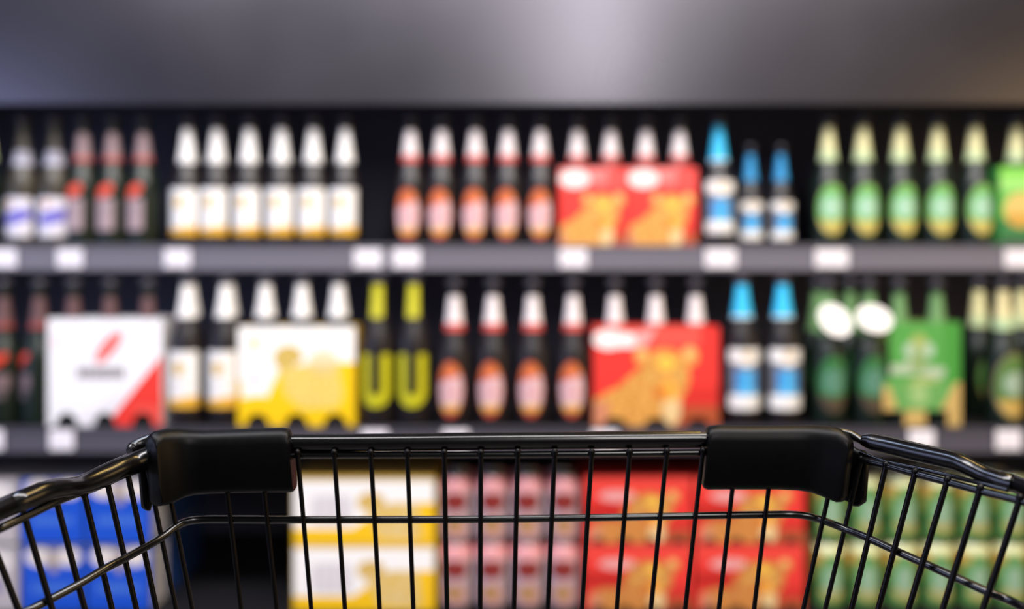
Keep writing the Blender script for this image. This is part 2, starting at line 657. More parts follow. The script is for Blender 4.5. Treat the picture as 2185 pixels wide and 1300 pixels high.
for i, px in enumerate((807, 883)):
    add_bottle('yellowU', px, ZC2, d2, ['brown bottle with yellow U label beside the yellow and white carrier',
               'brown bottle with yellow U label beside the orange oval labelled bottles'][i], 'yellow U labelled bottles', turn=[0, 0][i])
for i, px in enumerate((970, 1052, 1137, 1223)):
    add_bottle('leopard', px, ZC2, d2, 'brown bottle with orange oval label, %s of four on the lower shelf' % ORD[i],
               'orange oval labelled bottles, lower shelf', turn=-10)
for i, px in enumerate((1312, 1399, 1484)):
    add_bottle('leopard', px, ZC2 + 0.008, d2, 'red and white necked bottle, %s from left in the big red leopard carrier' % ORD[i], 'bottles in the big red carrier')
for i, px in enumerate((1583, 1670)):
    add_bottle('blue_tall', px, ZC2, d2, ['brown bottle with bright blue collar next to the big red leopard carrier',
               'brown bottle with bright blue collar next to the white-tagged green bottles'][i], 'blue collared bottles, lower shelf', turn=[2, 2][i])
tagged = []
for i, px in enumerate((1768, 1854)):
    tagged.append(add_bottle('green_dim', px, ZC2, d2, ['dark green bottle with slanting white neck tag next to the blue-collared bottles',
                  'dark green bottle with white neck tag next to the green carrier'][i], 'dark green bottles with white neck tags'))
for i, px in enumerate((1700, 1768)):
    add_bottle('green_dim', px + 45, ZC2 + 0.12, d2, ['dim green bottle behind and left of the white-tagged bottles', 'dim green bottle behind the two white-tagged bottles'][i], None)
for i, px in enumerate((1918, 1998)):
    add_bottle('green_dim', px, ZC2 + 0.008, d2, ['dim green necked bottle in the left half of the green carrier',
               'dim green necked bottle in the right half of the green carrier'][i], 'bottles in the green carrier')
add_bottle('green', 2088, ZC2 + 0.10, d2, 'green bottle set back in the gap right of the green carrier', None, turn=25)
add_bottle('big_green', 2140, ZC2, d2, 'green bottle with large round gold-edged label near the right picture edge', None, turn=4)
add_bottle('green', 2180, ZC2 + 0.10, d2, 'green bottle half hidden behind the large round labelled one, lower shelf', None)
add_bottle('green', 2226, ZC2, d2, 'green bottle cut off by the right picture edge on the lower shelf', None)

for t, (px, py, a, b_, rot) in zip(tagged, ((1782, 683, 37, 30, 0.75), (1866, 680, 38, 28, 0.2))):
    bb = MB()
    Zt = ZC2 - 0.035
    c0 = P(px, py, Zt) - t.location
    n = 28
    ra, rb = a / F * Zt, b_ / F * Zt
    front = []
    for k in range(n):
        q = 2 * math.pi * k / n
        u, v = ra * math.cos(q), rb * math.sin(q)
        front.append((c0.x + u * math.cos(rot) + v * math.sin(rot), c0.y + 0.35 * (-u * math.sin(rot) + v * math.cos(rot)), c0.z - u * math.sin(rot) + v * math.cos(rot)))
    bb.ring_loft([front, [(x, y + 0.0012, z) for x, y, z in front]])
    # string loop around the neck
    rr = 0.0185
    loop = [(rr * math.cos(q), rr * math.sin(q), 0.215 + 0.004 * math.sin(q)) for q in [2 * math.pi * k / 20 for k in range(21)]]
    for v in range(0):
        pass
    t.rotation_euler = (0, 0, 0)
    o = bb.build('neck_tag', mat('white_tag_paper', '#fbf9f6', 0.4), t)
    o['label'] = 'white oval neck tag'
    bb = MB(); bb.tube(loop, 0.0012, 6)
    bb.tube([(0, -rr, 0.211), (c0.x * .5, -0.027, 0.208), (c0.x, c0.y + 0.004, c0.z + rb * .7)], 0.0008, 6)
    bb.build('tag_string', M_TAG, o)


# ---------------------------------------------------------------- cartons
def panel(fn, w, h, cell=0.00135, t=0.0008, y=0.0):
    """printed front sheet as a fine grid with real cut-outs; fn(u, v) -> colour or None"""
    bb = MB()
    nu, nv = int(w / cell), int(h / cell)
    idx = {}
    have = {}

    def vert(i, j, back):
        k = (i, j, back)
        if k not in idx:
            idx[k] = len(bb.v)
            bb.v.append((-w / 2 + w * i / nu, y + (t if back else 0), h * j / nv))
        return idx[k]
    for i in range(nu):
        for j in range(nv):
            c = fn((i + .5) / nu, (j + .5) / nv)
            if c is not None:
                have[(i, j)] = c
    for (i, j), c in have.items():
        bb.f.append((vert(i, j, 0), vert(i + 1, j, 0), vert(i + 1, j + 1, 0), vert(i, j + 1, 0))); bb.c.append(c)
        for (di, dj, a, b_) in ((-1, 0, (0, 1), (0, 0)), (1, 0, (1, 0), (1, 1)), (0, -1, (0, 0), (1, 0)), (0, 1, (1, 1), (0, 1))):
            if (i + di, j + dj) not in have:
                bb.f.append((vert(i + b_[0], j + b_[1], 0), vert(i + a[0], j + a[1], 0), vert(i + a[0], j + a[1], 1), vert(i + b_[0], j + b_[1], 1)))
                bb.c.append(c)
    return bb


def inpoly(u, v, poly):
    r = False
    j = len(poly) - 1
    for i in range(len(poly)):
        xi, yi = poly[i]
        xj, yj = poly[j]
        if (yi > v) != (yj > v) and u < (xj - xi) * (v - yi) / (yj - yi) + xi:
            r = not r
        j = i
    return r


def cat_art(u, v, asp=1.28, title=True):
    """spotted big cat on a red ground, u to the right, v up"""
    # muzzle and face
    if ell(u, v, 0.53, 0.33, 0.055, 0.055):
        return C('#d97a2c')
    for cu, cv, a, b_ in ((0.445, 0.50, 0.05, 0.06), (0.67, 0.50, 0.05, 0.06)):
        if ell(u, v, cu, cv, a, b_):
            return C('#e2ab58')
        if ell(u, v, cu, cv + .01, a + .015, b_ + .02):
            return C('#cc8a3c')
    if ell(u, v, 0.58, 0.63, 0.07, 0.075):
        return C('#fbc84e')
    if ell(u, v, 0.60, 0.36, 0.06, 0.11):
        return C('#fbb044')
    if ell(u, v, 0.62, 0.16, 0.075, 0.15):
        return C('#eccb92')
    if ell(u, v, 0.385, 0.73, 0.035, 0.055) or ell(u, v, 0.765, 0.73, 0.045, 0.06):
        return C('#fdbd72')
    head = ell(u, v, 0.565, 0.50, 0.20, 0.28) or ell(u, v, 0.385, 0.70, 0.06, 0.09) or ell(u, v, 0.765, 0.70, 0.07, 0.10)
    body = inpoly(u, v, [(0, 0), (0, 0.27), (0.2, 0.40), (0.36, 0.58), (0.46, 0.5), (0.72, 0.35), (0.66, 0.0)])
    if head or body:
        s1 = math.sin(u * 61 + 3 * math.sin(v * 23)) * math.sin(v * 53 + 2 * math.sin(u * 17))
        if s1 > 0.62:
            return C('#b8702a')
        if body and not head and u < 0.12 and v < 0.25:
            return C('#dc9070')
        return C('#e0a04c') if s1 > -0.3 else C('#e6a956')
    if title:
        if ell(u, v, 0.12, 0.87, 0.13, 0.10) or rrect(u, v, 0.17, 0.86, 0.16, 0.075, 0.05):
            return C('#fdf6f4')
        if inpoly(u, v, [(0.30, 0.93), (0.50, 0.99), (0.42, 0.80), (0.30, 0.78)]):
            return C('#f7a9a6')
        if v > 0.80 and u < 0.85:
            return C('#f5584c')
    if v < 0.2 and u > 0.66:
        return C('#b4532f')
    if u > 0.66 and v < 0.4:
        return C('#dc322a')
    return C('#f03a33')


def arches(n, r=0.17, hgt=0.105, off=0.0):
    def hole(u, v):
        for k in range(n):
            c = (k + 0.5) / n + off
            if ((u - c) / (r / n * 1.5)) ** 2 + (v / hgt) ** 2 < 1 or (abs(u - c) < (r / n * 1.4) and v < hgt * .3):
                return True
        return False
    return hole


def art_red(u, v):
    if arches(3, 0.19, 0.085)(u, v):
        return None
    return cat_art(u, v)


def art_red_small(u, v):
    # cropped version: the cat sits in the lower two thirds
    if ell(u, v, 0.22, 0.86, 0.22, 0.11):
        return C('#fdeeec')
    if v > 0.80 and u < .7:
        return C('#fb7f7c')
    uu = 0.05 + (u - 0.0) * 0.82
    vv = (v - 0.0) / 0.68 * 0.80
    if vv < 0.84:
        return cat_art(uu, vv, title=False)
    return C('#f4504a')


def art_yellow(u, v):
    if arches(3, 0.2, 0.125)(u, v):
        return None
    if ell(u, v, 0.43, 0.68, 0.125, 0.13) and v > 0.60 - 0.05 * math.sin(u * 20):
        return C('#cfae50') if math.sin(u * 90) * math.sin(v * 70) > -0.3 else C('#e8cd7c')
    if ell(u, v, 0.73, 0.64, 0.13, 0.12):
        return C('#f1e0b4') if v > 0.62 else C('#e3cc86')
    if inpoly(u, v, [(0.36, 0.57), (0.56, 0.62), (0.86, 0.60), (0.90, 0.30), (0.84, 0.18), (0.55, 0.17), (0.40, 0.30)]):
        s1 = math.sin(u * 42 + 2 * math.sin(v * 19)) * math.sin(v * 37 + 2 * math.sin(u * 23))
        return C('#e4c050') if s1 > 0.35 else (C('#f4dc80') if s1 > -0.35 else C('#ebc957'))
    if ell(u, v, 0.14, 0.83, 0.045, 0.07):
        return C('#f4e2ae')
    if ell(u, v, 0.14, 0.47, 0.045, 0.055):
        return C('#ddd8dc')
    edge = 0.27 + 0.03 * math.sin(u * 8) if u < 0.24 else (0.27 + (u - 0.24) * 2.6 if u < 0.36 else (0.56 if u < 0.8 else 0.64))
    if v < edge or (u < 0.03 and v < 0.45):
        return C('#fdcf0a')
    return C('#fefcf8')


def art_white(u, v):
    if arches(3, 0.19, 0.125)(u, v):
        return None
    if inpoly(u, v, [(0.50, 0.0), (1.0, 0.66), (1.0, 0.0)]):
        return C('#ee3a2e') if v > 0.19 or u < .76 else C('#f05246')
    if ell(u, v, 0.535, 0.735, 0.185, 0.065, 0.92) and not (abs((u - .535) - .76 * (v - .735)) < .006):
        return C('#ee5a50')
    if 0.44 < v < 0.555 and 0.26 < u < 0.68:
        if math.sin((u - .26) * 105) > -0.8 and v < 0.55:
            return C('#7f7478')
    if ell(u, v, 0.08, 0.78, 0.05, 0.08):
        return C('#f7e6ea')
    if inpoly(u, v, [(0.2, 0.0), (0.75, 0.4), (0.5, 0.0)]):
        return C('#ece9ee')
    return C('#f8f7fa')


def art_green(u, v):
    # tapered upper left, tan shoulders, two cut-outs at the foot
    if v > 0.45 and u < 0.12 - 0.02 * (v - .45):
        return None
    if v < 0.45 and u < 0.03:
        return None
    if v < 0.15 and (u < 0.30 or 0.56 < u < 0.84):
        return None
    if ell(u, v, 0.47, 0.62, 0.10, 0.115):
        return C('#8faa6e')
    if ell(u, v, 0.36, 0.73, 0.07, 0.07) or ell(u, v, 0.60, 0.73, 0.07, 0.07):
        return C('#b4cdb4')
    if ell(u, v, 0.48, 0.80, 0.11, 0.09):
        return C('#a3b566')
    if inpoly(u, v, [(0.10, 0.50), (0.10, 0.58), (0.30, 0.60), (0.36, 0.66), (0.5, 0.58), (0.82, 0.56), (0.78, 0.46), (0.4, 0.5)]):
        return C('#b6c6ab')
    if inpoly(u, v, [(0.28, 0.40), (0.5, 0.47), (0.74, 0.46), (0.70, 0.42), (0.45, 0.40)]):
        return C('#aebb72')
    if v < 0.42:
        if u < 0.10 + (0.40 - v) * 0.45 and v < .38 or u > 0.96 - (0.45 - v) * 0.7 or v < 0.15:
            return C('#cfae68')
        if ell(u, v, 0.48, 0.30, 0.12, 0.10):
            return C('#9dc27c')
        return C('#6aa85a')
    return C('#45983c') if u > 0.8 else C('#56a34c')


def art_green_small(u, v):
    if ell(u, v, 0.30, 0.46, 0.24, 0.22):
        return C('#dcbf70') if v > 0.42 else C('#d0a048')
    if v > 0.72:
        return C('#7ed254') if v > .86 else C('#9fe07a')
    if v > 0.35:
        return C('#6fc05a')
    return C('#2f7d48') if v > 0.12 else C('#22553a')


def carrier(px0, px1, pytop, zf, deck, depth, fn, side_col, label, group, cell=0.00135, name='bottle_carrier'):
    w = (px1 - px0) / F * zf
    h = ZZ(pytop, zf) - deck - 0.0005
    e = empty(name, (X((px0 + px1) / 2, zf), zf, deck + 0.0005))
    bb = panel(fn, w, h, cell)
    bb.build('front_panel', M_CARD, e)
    bb = panel(lambda u, v: (None if fn(1 - u, v) is None else side_col), w, h, 0.005, y=depth - 0.0008)
    bb.build('rear_panel', M_CARD, e)
    for s in (-1, 1):
        bb = MB()
        xa = s * w / 2
        xb = s * (w / 2 - 0.0009)
        bb.box((min(xa, xb), 0.0008, 0.0), (max(xa, xb), depth - 0.0008, h), side_col)
        bb.build('side_panel', M_CARD, e)
    tag(e, label, 'carrier' if name == 'bottle_carrier' else 'case', group)
    return e


carrier(1194, 1339, 358, 2.032, d1, 0.082, art_red_small, C('#e23a34'), 'small red leopard carrier holding two bottles, next to the five orange oval labelled bottles', 'small red carriers on the upper shelf')
carrier(1341, 1487, 358, 2.032, d1, 0.082, art_red_small, C('#e23a34'), 'small red leopard carrier holding two bottles, next to the tall blue-collared bottle', 'small red carriers on the upper shelf')
carrier(2134, 2284, 356, 2.032, d1, 0.082, art_green_small, C('#3f9a48'), 'bright green carrier with gold circle at the right picture edge, upper shelf', None)
carrier(102, 345, 680, 1.855, d2, 0.085, art_white, C('#e6e3e8'), 'white bottle carrier with red feather and red corner triangle on the lower shelf', None)
carrier(508, 757, 697, 1.855, d2, 0.085, art_yellow, C('#f2c21a'), 'yellow and white bottle carrier with gold emblem on the lower shelf', None)
carrier(1267, 1534, 697, 1.855, d2, 0.085, art_red, C('#d8322c'), 'big red bottle carrier with a leopard picture on the lower shelf', None)
carrier(1879, 2050, 688, 1.855, d2, 0.085, art_green, C('#8c9a56'), 'green bottle carrier with pale writing and tan sides on the lower shelf', None)


# ---------------------------------------------------------------- closed cases on the base deck
def art_case_yellow(u, v):
    if v > 0.955:
        return C('#d9b45e')
    if ell(u, v, 0.55, 0.62, 0.10, 0.16) and v > .50:
        return C('#dcb866')
    if inpoly(u, v, [(0.50, 0.48), (0.70, 0.62), (0.88, 0.62), (0.92, 0.1), (0.86, 0.05), (0.60, 0.08), (0.56, 0.3)]):
        s1 = math.sin(u * 38 + 2 * math.sin(v * 13)) * math.sin(v * 21 + 2 * math.sin(u * 19))
        return C('#e9cd8c') if s1 > 0 else C('#e4c06a')
    edge = 0.22 if u < 0.42 else (0.22 + (u - 0.42) * 1.5 if u < 0.6 else 0.30)
    if u > 0.86:
        edge = 0.62
    if v < edge:
        return C('#fcc915')
    if rrect(u, v, 0.27, 0.50, 0.15, 0.23, 0.08):
        return C('#dcd6da') if math.sin(u * 90) > -0.2 else C('#e6e1e4')
    return C('#fefcfa')


def art_case_red(u, v):
    if ell(u, v, 0.30, 0.72, 0.17, 0.085):
        return C('#eeb6b4') if math.sin(u * 140) > -.4 else C('#e88c8a')
    uu = -0.04 + u * 0.98
    vv = v / 0.80 * 0.8
    c = cat_art(uu, vv * 1.0, title=False)
    if arches(4, 0.16, 0.08)(u, v):
        return C('#2a1412')
    if v > 0.78 and c == C('#f03a33'):
        return C('#f2463c')
    if u < 0.35 and 0.35 < v < 0.6:
        return C('#c9251f')
    return {C('#e0a04c'): C('#d08544'), C('#e6a956'): C('#d89448')}.get(c, c)


def art_case_blue(u, v):
    if ell(u, v, 0.28, 0.86, 0.22, 0.15) or ell(u, v, 0.76, 0.86, 0.20, 0.15):
        return C('#e8dfd8') if not ell(u, v, 0.5, 0.8, 0.1, 0.2) else C('#b3a59c')
    if ell(u, v, 0.52, 0.80, 0.09, 0.20):
        return C('#a99a92')
    if 0.30 < v < 0.42 and 0.18 < u < 0.84 and math.sin(u * 70) > -0.5:
        return C('#4f7fd6')
    return C('#1452cf')


def art_case_pale(u, v):
    if ell(u, v, 0.5, 0.78, 0.42, 0.20):
        return C('#ece6e2')
    if ell(u, v, 0.5, 0.40, 0.3, 0.14):
        return C('#8f86ad')
    return C('#bdb6ba')


def case(px0, px1, zf, z0, h, depth, fn, side_col, top_col, label, group, film=False, name='drinks_case', strip=None):
    w = (px1 - px0) / F * zf
    e = empty(name, (X((px0 + px1) / 2, zf), zf, z0 + 0.0005))
    bb = MB(); bb.box((-w / 2, 0.001, 0), (w / 2, depth, h - 0.001), side_col)
    nb = bb.build('carton', M_FILM if film else M_CARD, e, bevel=0.004 if film else 0.0015)
    bb = panel(fn, w - 0.004, h - 0.004, 0.0018, 0.0006, y=0.0)
    for i, v in enumerate(bb.v):
        bb.v[i] = (v[0], v[1], v[2] + 0.0015)
    bb.build('front_print', M_FILM if film else M_CARD, e)
    if strip:
        bb = MB(); bb.box((w / 2, 0.006, 0.004), (w / 2 + 0.0006, 0.085, h - 0.006), strip)
        bb.build('side_print', M_FILM, e)
    bb = MB(); bb.box((-w / 2 + 0.002, 0.004, h - 0.001), (w / 2 - 0.002, depth - 0.004, h), top_col)
    bb.build('top_flap', M_FILM if film else M_CARD, e)
    tag(e, label, 'case', group)
    return e


LH = 0.134
LY = ('bottom', 'top')
for k in (0, 1):
    z0 = d3 + k * LH
    case(625, 928, 1.85, z0, LH - 0.001, 0.30, art_case_yellow, C('#f0c330'), C('#caa458'),
         ['yellow and white case under the other one in its stack, seen through the basket front', 'yellow and white case on top of its stack, behind the basket rim'][k], 'yellow and white cases')
    case(1246, 1478, 1.85, z0, LH - 0.001, 0.26, art_case_red, C('#c8241e'), C('#b02a22'),
         '%s red leopard case of the stack beside the pink cans' % ['lower', 'upper'][k], 'red leopard cases')
    case(1483, 1718, 1.85, z0, LH - 0.001, 0.26, art_case_red, C('#c8241e'), C('#b02a22'),
         '%s red leopard case of the stack beside the green cans' % ['lower', 'upper'][k], 'red leopard cases')
    case(44, 180, 1.85, z0, LH - 0.006, 0.26, art_case_blue, C('#1c3f8e'), C('#b9b6bc'),
         '%s blue wrapped pack of the stack nearer the left picture edge' % ['lower', 'upper'][k], 'blue wrapped packs', True)
    case(183, 322, 1.85, z0, LH - 0.006, 0.30, art_case_blue, C('#24407c'), C('#b9b6bc'),
         '%s blue wrapped pack of the stack beside the dark empty gap' % ['lower', 'upper'][k], 'blue wrapped packs', True, strip=C('#c3c0c6'))
    case(-98, 38, 1.85, z0, LH - 0.006, 0.26, art_case_pale, C('#a9a3a8'), C('#c9c4c4'),
         '%s pale grey and lilac pack cut off by the left picture edge' % ['lower', 'upper'][k], 'pale wrapped packs', True)

# ---------------------------------------------------------------- cans
CPROF = [(0.0, 0.004), (0.022, 0.002), (0.0255, 0.0), (0.029, 0.006), (0.0328, 0.013), (0.0328, 0.115), (0.030, 0.123), (0.0265, 0.128)]


def can_pink(u, z):
    if z > 0.108:
        return C('#e8a0a4') if z < 0.118 else C('#d9898e')
    if ell(u, z, -0.001, 0.082, 0.026, 0.0185):
        return C('#8a2c28')
    if ell(u, z, -0.002, 0.036, 0.016, 0.012):
        return C('#a98346')
    if ell(u, z, -0.002, 0.033, 0.024, 0.022):
        return C('#d29a92')
    if z > 0.096:
        return C('#eab4b6')
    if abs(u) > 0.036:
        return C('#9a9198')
    return C('#b9a0a8')


def can_green(u, z):
    if z > 0.110 + 4 * u * u:
        return C('#dbe0a8')
    if z > 0.092 and abs(u) > 0.016:
        return C('#c9a850')
    if ell(u, z, 0, 0.062, 0.018, 0.027):
        return C('#93b597')
    if z < 0.044 and ell(u, z, 0, 0.045, 0.026, 0.024):
        return C('#b2a562')
    if ell(u, z, 0, 0.062, 0.028, 0.044):
        return C('#5d9a58')
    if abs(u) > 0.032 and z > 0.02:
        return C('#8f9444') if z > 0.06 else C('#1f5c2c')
    return C('#5f8f4c')


def make_can(fn):
    e = empty('beer_can')
    bb = MB()
    seg = 72
    pr = CPROF
    zs = []
    for (r0, z0), (r1, z1) in zip(pr, pr[1:]):
        n = max(1, int(abs(z1 - z0) / 0.0025))
        for k in range(n):
            zs.append((r0 + (r1 - r0) * k / n, z0 + (z1 - z0) * k / n))
    zs.append(pr[-1])
    for (ra, za), (rb, zb) in zip(zs, zs[1:]):
        zm = (za + zb) / 2
        for k in range(seg):
            a0 = 2 * math.pi * k / seg - math.pi
            a1 = a0 + 2 * math.pi / seg
            c = fn((a0 + a1) / 2 * 0.033, zm) if ra > 0.0 else C('#999999')
            bb.quad(*[(math.sin(a) * r, -math.cos(a) * r, z) for a, r, z in ((a0, ra, za), (a1, ra, za), (a1, rb, zb), (a0, rb, zb))], col=c)
    bb.build('can_body', M_CAN, e)
    bb = MB()
    bb.lathe([(0.0268, 0.1275), (0.0272, 0.130), (0.0262, 0.1315), (0.0248, 0.129), (0.0, 0.1285)], 40)
    lid = bb.build('lid', M_ALU, e, smooth=True)
    bb = MB(); bb.box((-0.007, -0.016, 0.1287), (0.007, 0.004, 0.1297))
    bb.build('pull_tab', M_ALU, lid, bevel=0.0003)
    return e


CANK = {}


def add_can(kind, px, Zc, z0, label, group, turn=0):
    fn = {'pink': can_pink, 'green': can_green}[kind]
    if kind not in CANK:
        CANK[kind] = make_can(fn)
        o = CANK[kind]
    else:
        o = copy_tree(CANK[kind])
    o.location = (X(px, Zc), Zc, z0)
    o.rotation_euler = (0, 0, math.radians(turn + random.uniform(-4, 4)))
    tag(o, label, 'can', group)


ZCC = 1.884
for row in range(2):
    for k in (0, 1):
        z0 = d3 + 0.0005 + k * LH
        for i, px in enumerate((974, 1050, 1126, 1202)):
            Zc = ZCC + 0.07 * row
            where = '%s from left, %s layer, %s' % (ORD[i], LY[k], 'front row' if row == 0 else 'second row')
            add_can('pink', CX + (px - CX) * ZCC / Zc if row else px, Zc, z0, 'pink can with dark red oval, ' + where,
                    'pink and white cans, %s' % ('front row' if row == 0 else 'second row'))
        for i, px in enumerate((1766, 1843, 1920, 1997, 2074, 2151, 2228)):
            Zc = ZCC + 0.07 * row
            if row and i == 6:
                continue
            where = '%s from left, %s layer, %s' % (ORD[i], LY[k], 'front row' if row == 0 else 'second row')
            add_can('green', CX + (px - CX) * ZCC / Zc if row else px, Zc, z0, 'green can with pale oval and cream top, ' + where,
                    'green cans, %s' % ('front row' if row == 0 else 'second row'))

# ---------------------------------------------------------------- shopping cart
cart = empty('shopping_cart', (0, 0.1, 0))
tag(cart, 'glossy black wire shopping cart basket in sharp focus in front of the shelves', 'shopping cart')
OFF = Vector((0, 0.1, 0))


def loc(p):
    return Vector(p) - OFF


def ctube(name, pts, r, seg=12, m=M_PAINT, smooth_n=6, prof=None, label=None, parent=cart):
    bb = MB()
    pp = [loc(p) for p in (crom(pts, smooth_n) if smooth_n else pts)]
    if isinstance(r, list) and smooth_n:
        rr = []
        for i in range(len(r) - 1):
            for k in range(smooth_n):
                rr.append(r[i] + (r[i + 1] - r[i]) * k / smooth_n)
        rr.append(r[-1])
        r = rr
    bb.tube(pp, r, seg, prof)
    o = bb.build(name, m, parent, smooth=True)
    if label:
        o['label'] = label
    return o


ZF = 0.56
FLOORZ = 0.58   # basket floor height


def wire_down(px0, py0, px1, Z, zoff=0.0):
    """vertical wire through two image heights, carried on down to the basket floor"""
    a = P(px0, py0, Z)
    b_ = P(px1, 1300, Z)
    t = (a.z - FLOORZ) / (a.z - b_.z)
    # the taper eases off below the second third
    c = a + (b_ - a) * t
    mid = b_
    end = Vector((b_.x + (c.x - b_.x) * 0.8, Z, FLOORZ))
    return a, mid, end


front = [(635, 966, 664), (713, 966, 736), (791, 966, 810), (869, 966, 882), (948, 966, 954), (1026, 966, 1025), (1105, 965, 1097),
         (1184, 965, 1169), (1263, 965, 1242), (1344, 964, 1316), (1423, 963, 1389), (1500, 962, 1462), (1572, 962, 1534), (1650, 962, 1609),
         (555, 968, 590), (475, 970, 514)]
left = [(346, 975, 410, .552), (312, 985, 375, .547), (273, 1014, 334, .5385), (230, 1034, 291, .5235), (180, 1056, 239, .5075),
        (120, 1068, 181, .491), (52, 1100, 111, .474), (-26, 1135, 39, .457)]
right = [(1786, 975, 1714, .552), (1838, 980, 1761, .546), (1891, 992, 1817, .530), (1953, 1007, 1874, .513), (2022, 1024, 1939, .496),
         (2092, 1042, 2012, .479), (2177, 1063, 2098, .461), (2272, 1090, 2192, .443)]
VW = []
for (a, y, c) in front:
    VW.append(wire_down(a, y, c, ZF - 0.0035))
for (a, y, c, Z) in left:
    VW.append(wire_down(a, y, c, Z))
for (a, y, c, Z) in right:
    VW.append(wire_down(a, y, c, Z))
# wires of the side panels behind the picture's edge, towards the handle
rimz_l, rimz_r = P(-26, 1135, .457).z, P(2272, 1090, .443).z
sideL, sideR = [], []
for i in range(1, 30):
    Z = 0.45 - i * 0.0235
    if Z < -0.235:
        break
    for s, store, rz, x0, Zs in ((-1, sideL, rimz_l, P(-26, 1135, .457).x, .457), (1, sideR, rimz_r, P(2272, 1090, .443).x, .443)):
        x = x0 + s * min(0.045, 0.12 * (Zs - Z))
        a = Vector((x, Z, rz))
        m_ = Vector((x - s * 0.02, Z, rz - 0.09))
        e_ = Vector((x - s * 0.055, Z, FLOORZ))
        store.append(a)
        VW.append((a, m_, e_))
for (a, m_, e_) in VW:
    near = 0.0013 if a.y > .54 else 0.00145
    bb = MB()
    bb.tube([loc(a), loc(m_), loc(e_)], near * 1.08, 10)
    # weld knob at the top
    kn = [loc(a + Vector((0, 0, 0.0022))), loc(a + Vector((0, 0, 0.0012))), loc(a), loc(a - Vector((0, 0, 0.0016)))]
    bb.tube(kn, [0.0008, 0.0018, 0.0021, 0.0015], 10)
    bb.build('upright_wire', M_WIRE, cart, smooth=True)

# rim wires
ctube('rim_wire', [P(480, 972, ZF), P(640, 971, ZF), P(1100, 970, ZF), P(1500, 966, ZF), P(1690, 964, ZF)], 0.0021, smooth_n=3, label='wire along the front rim')
lrim = [P(336, 985, .550), P(300, 1000, .545), P(240, 1022, .528), P(181, 1047, .508), P(126, 1068, .491), P(60, 1100, .474), P(0, 1128, .460), P(-26, 1138, .457)] + \
       [p for p in sideL[::4]] + [sideL[-1]]
rrim = [P(1842, 982, .545), P(1891, 994, .531), P(1953, 1011, .514), P(2022, 1029, .497), P(2092, 1048, .480), P(2177, 1069, .462), P(2272, 1096, .443)] + \
       [p for p in sideR[::4]] + [sideR[-1]]
ctube('rim_wire', lrim, 0.0023, label='wire along the left rim')
ctube('rim_wire', rrim, 0.0021, label='wire along the right rim')
ctube('rim_wire', [P(1836, 966, .550), P(1885, 984, .535), P(1960, 1000, .516), P(2030, 1016, .499), P(2095, 1032, .482), P(2150, 1046, .470)], 0.0013, label='thin upper wire of the right rim')

# heavy cross wire, bent around both corners
cz = ZF - 0.0005
cross = []
rl, rr_ = P(68, 1300, .470), P(2185, 1290, .455)
cross_pts = [P(0, 1336, .455), P(68, 1300, .470), P(161, 1251, .489), P(226, 1213, .505), P(268, 1191, .518), P(323, 1161, .537), P(352, 1142, .546), P(378, 1123, .553), P(400, 1113, .557), P(436, 1109, cz), P(520, 1109, cz),
             P(646, 1109.5, cz), P(1025, 1108.5, cz), P(1326, 1104, cz), P(1481, 1101, cz), P(1633, 1098.5, cz), P(1680, 1098, cz), P(1712, 1100, .558), P(1740, 1106, .556), P(1762, 1113, .552),
             P(1806, 1130, .544), P(1854, 1149, .531), P(1914, 1177, .516), P(1975, 1204, .502), P(2042, 1234, .487), P(2109, 1264, .473), P(2185, 1299, .457)]
tailL = [Vector((sideL[k].x - 0.0 * k + 0.02, sideL[k].y, cross_pts[0].z)) for k in range(2, len(sideL), 6)]
tailR = [Vector((sideR[k].x - 0.02, sideR[k].y, cross_pts[-1].z)) for k in range(2, len(sideR), 6)]
ctube('cross_wire', tailL[::-1] + cross_pts + tailR, 0.0022, label='heavy cross wire bent around the corners')

# lower cross wires and the basket floor, under the picture's bottom edge
ends = {}
for nm, arr in (('front', VW[:16]), ('left', VW[16:24]), ('right', VW[24:32])):
    ends[nm] = arr


def level_loop(zt):
    def at(w):
        a, m_, e_ = w
        if zt > m_.z:
            t = (a.z - zt) / (a.z - m_.z); return a + (m_ - a) * t
        t = (m_.z - zt) / (m_.z - e_.z); return m_ + (e_ - m_) * t
    fr = sorted([at(w) for w in VW[:16]], key=lambda p: p.x)
    L = sorted([at(w) for w in VW[16:24]] + [at(w) for w in VW[32:] if w[0].x < 0], key=lambda p: p.y)
    R_ = sorted([at(w) for w in VW[24:32]] + [at(w) for w in VW[32:] if w[0].x > 0], key=lambda p: -p.y)
    return L + fr[1:-1] + R_


for zt in (0.745, 0.665, FLOORZ):
    ctube('cross_wire', level_loop(zt), 0.0022, smooth_n=2)
bb = MB()
for i in range(-8, 9):
    x = i * 0.022
    bb.tube([loc((x, ZF - 0.004, FLOORZ - 0.003)), loc((x, -0.23, FLOORZ - 0.003))], 0.0014, 8)
for j in range(9):
    y = -0.22 + j * 0.095
    bb.tube([loc((-0.20, y, FLOORZ - 0.006)), loc((0.20, y, FLOORZ - 0.006))], 0.0018, 8)
bb.build('basket_floor', M_PAINT, cart, smooth=True)
# rear of the basket
for i in range(-11, 12):
    bb = MB()
    x = i * 0.0235
    bb.tube([loc((x, -0.235, rimz_r)), loc((x * 0.86, -0.235, FLOORZ - 0.004))], 0.0014, 8)
    bb.build('upright_wire', M_WIRE, cart, smooth=True)
ctube('rim_wire', [sideL[-1], Vector((sideL[-1].x + .01, -0.238, rimz_l)), Vector((0, -0.238, rimz_l)), Vector((sideR[-1].x - .01, -0.238, rimz_r)), sideR[-1]], 0.0022)

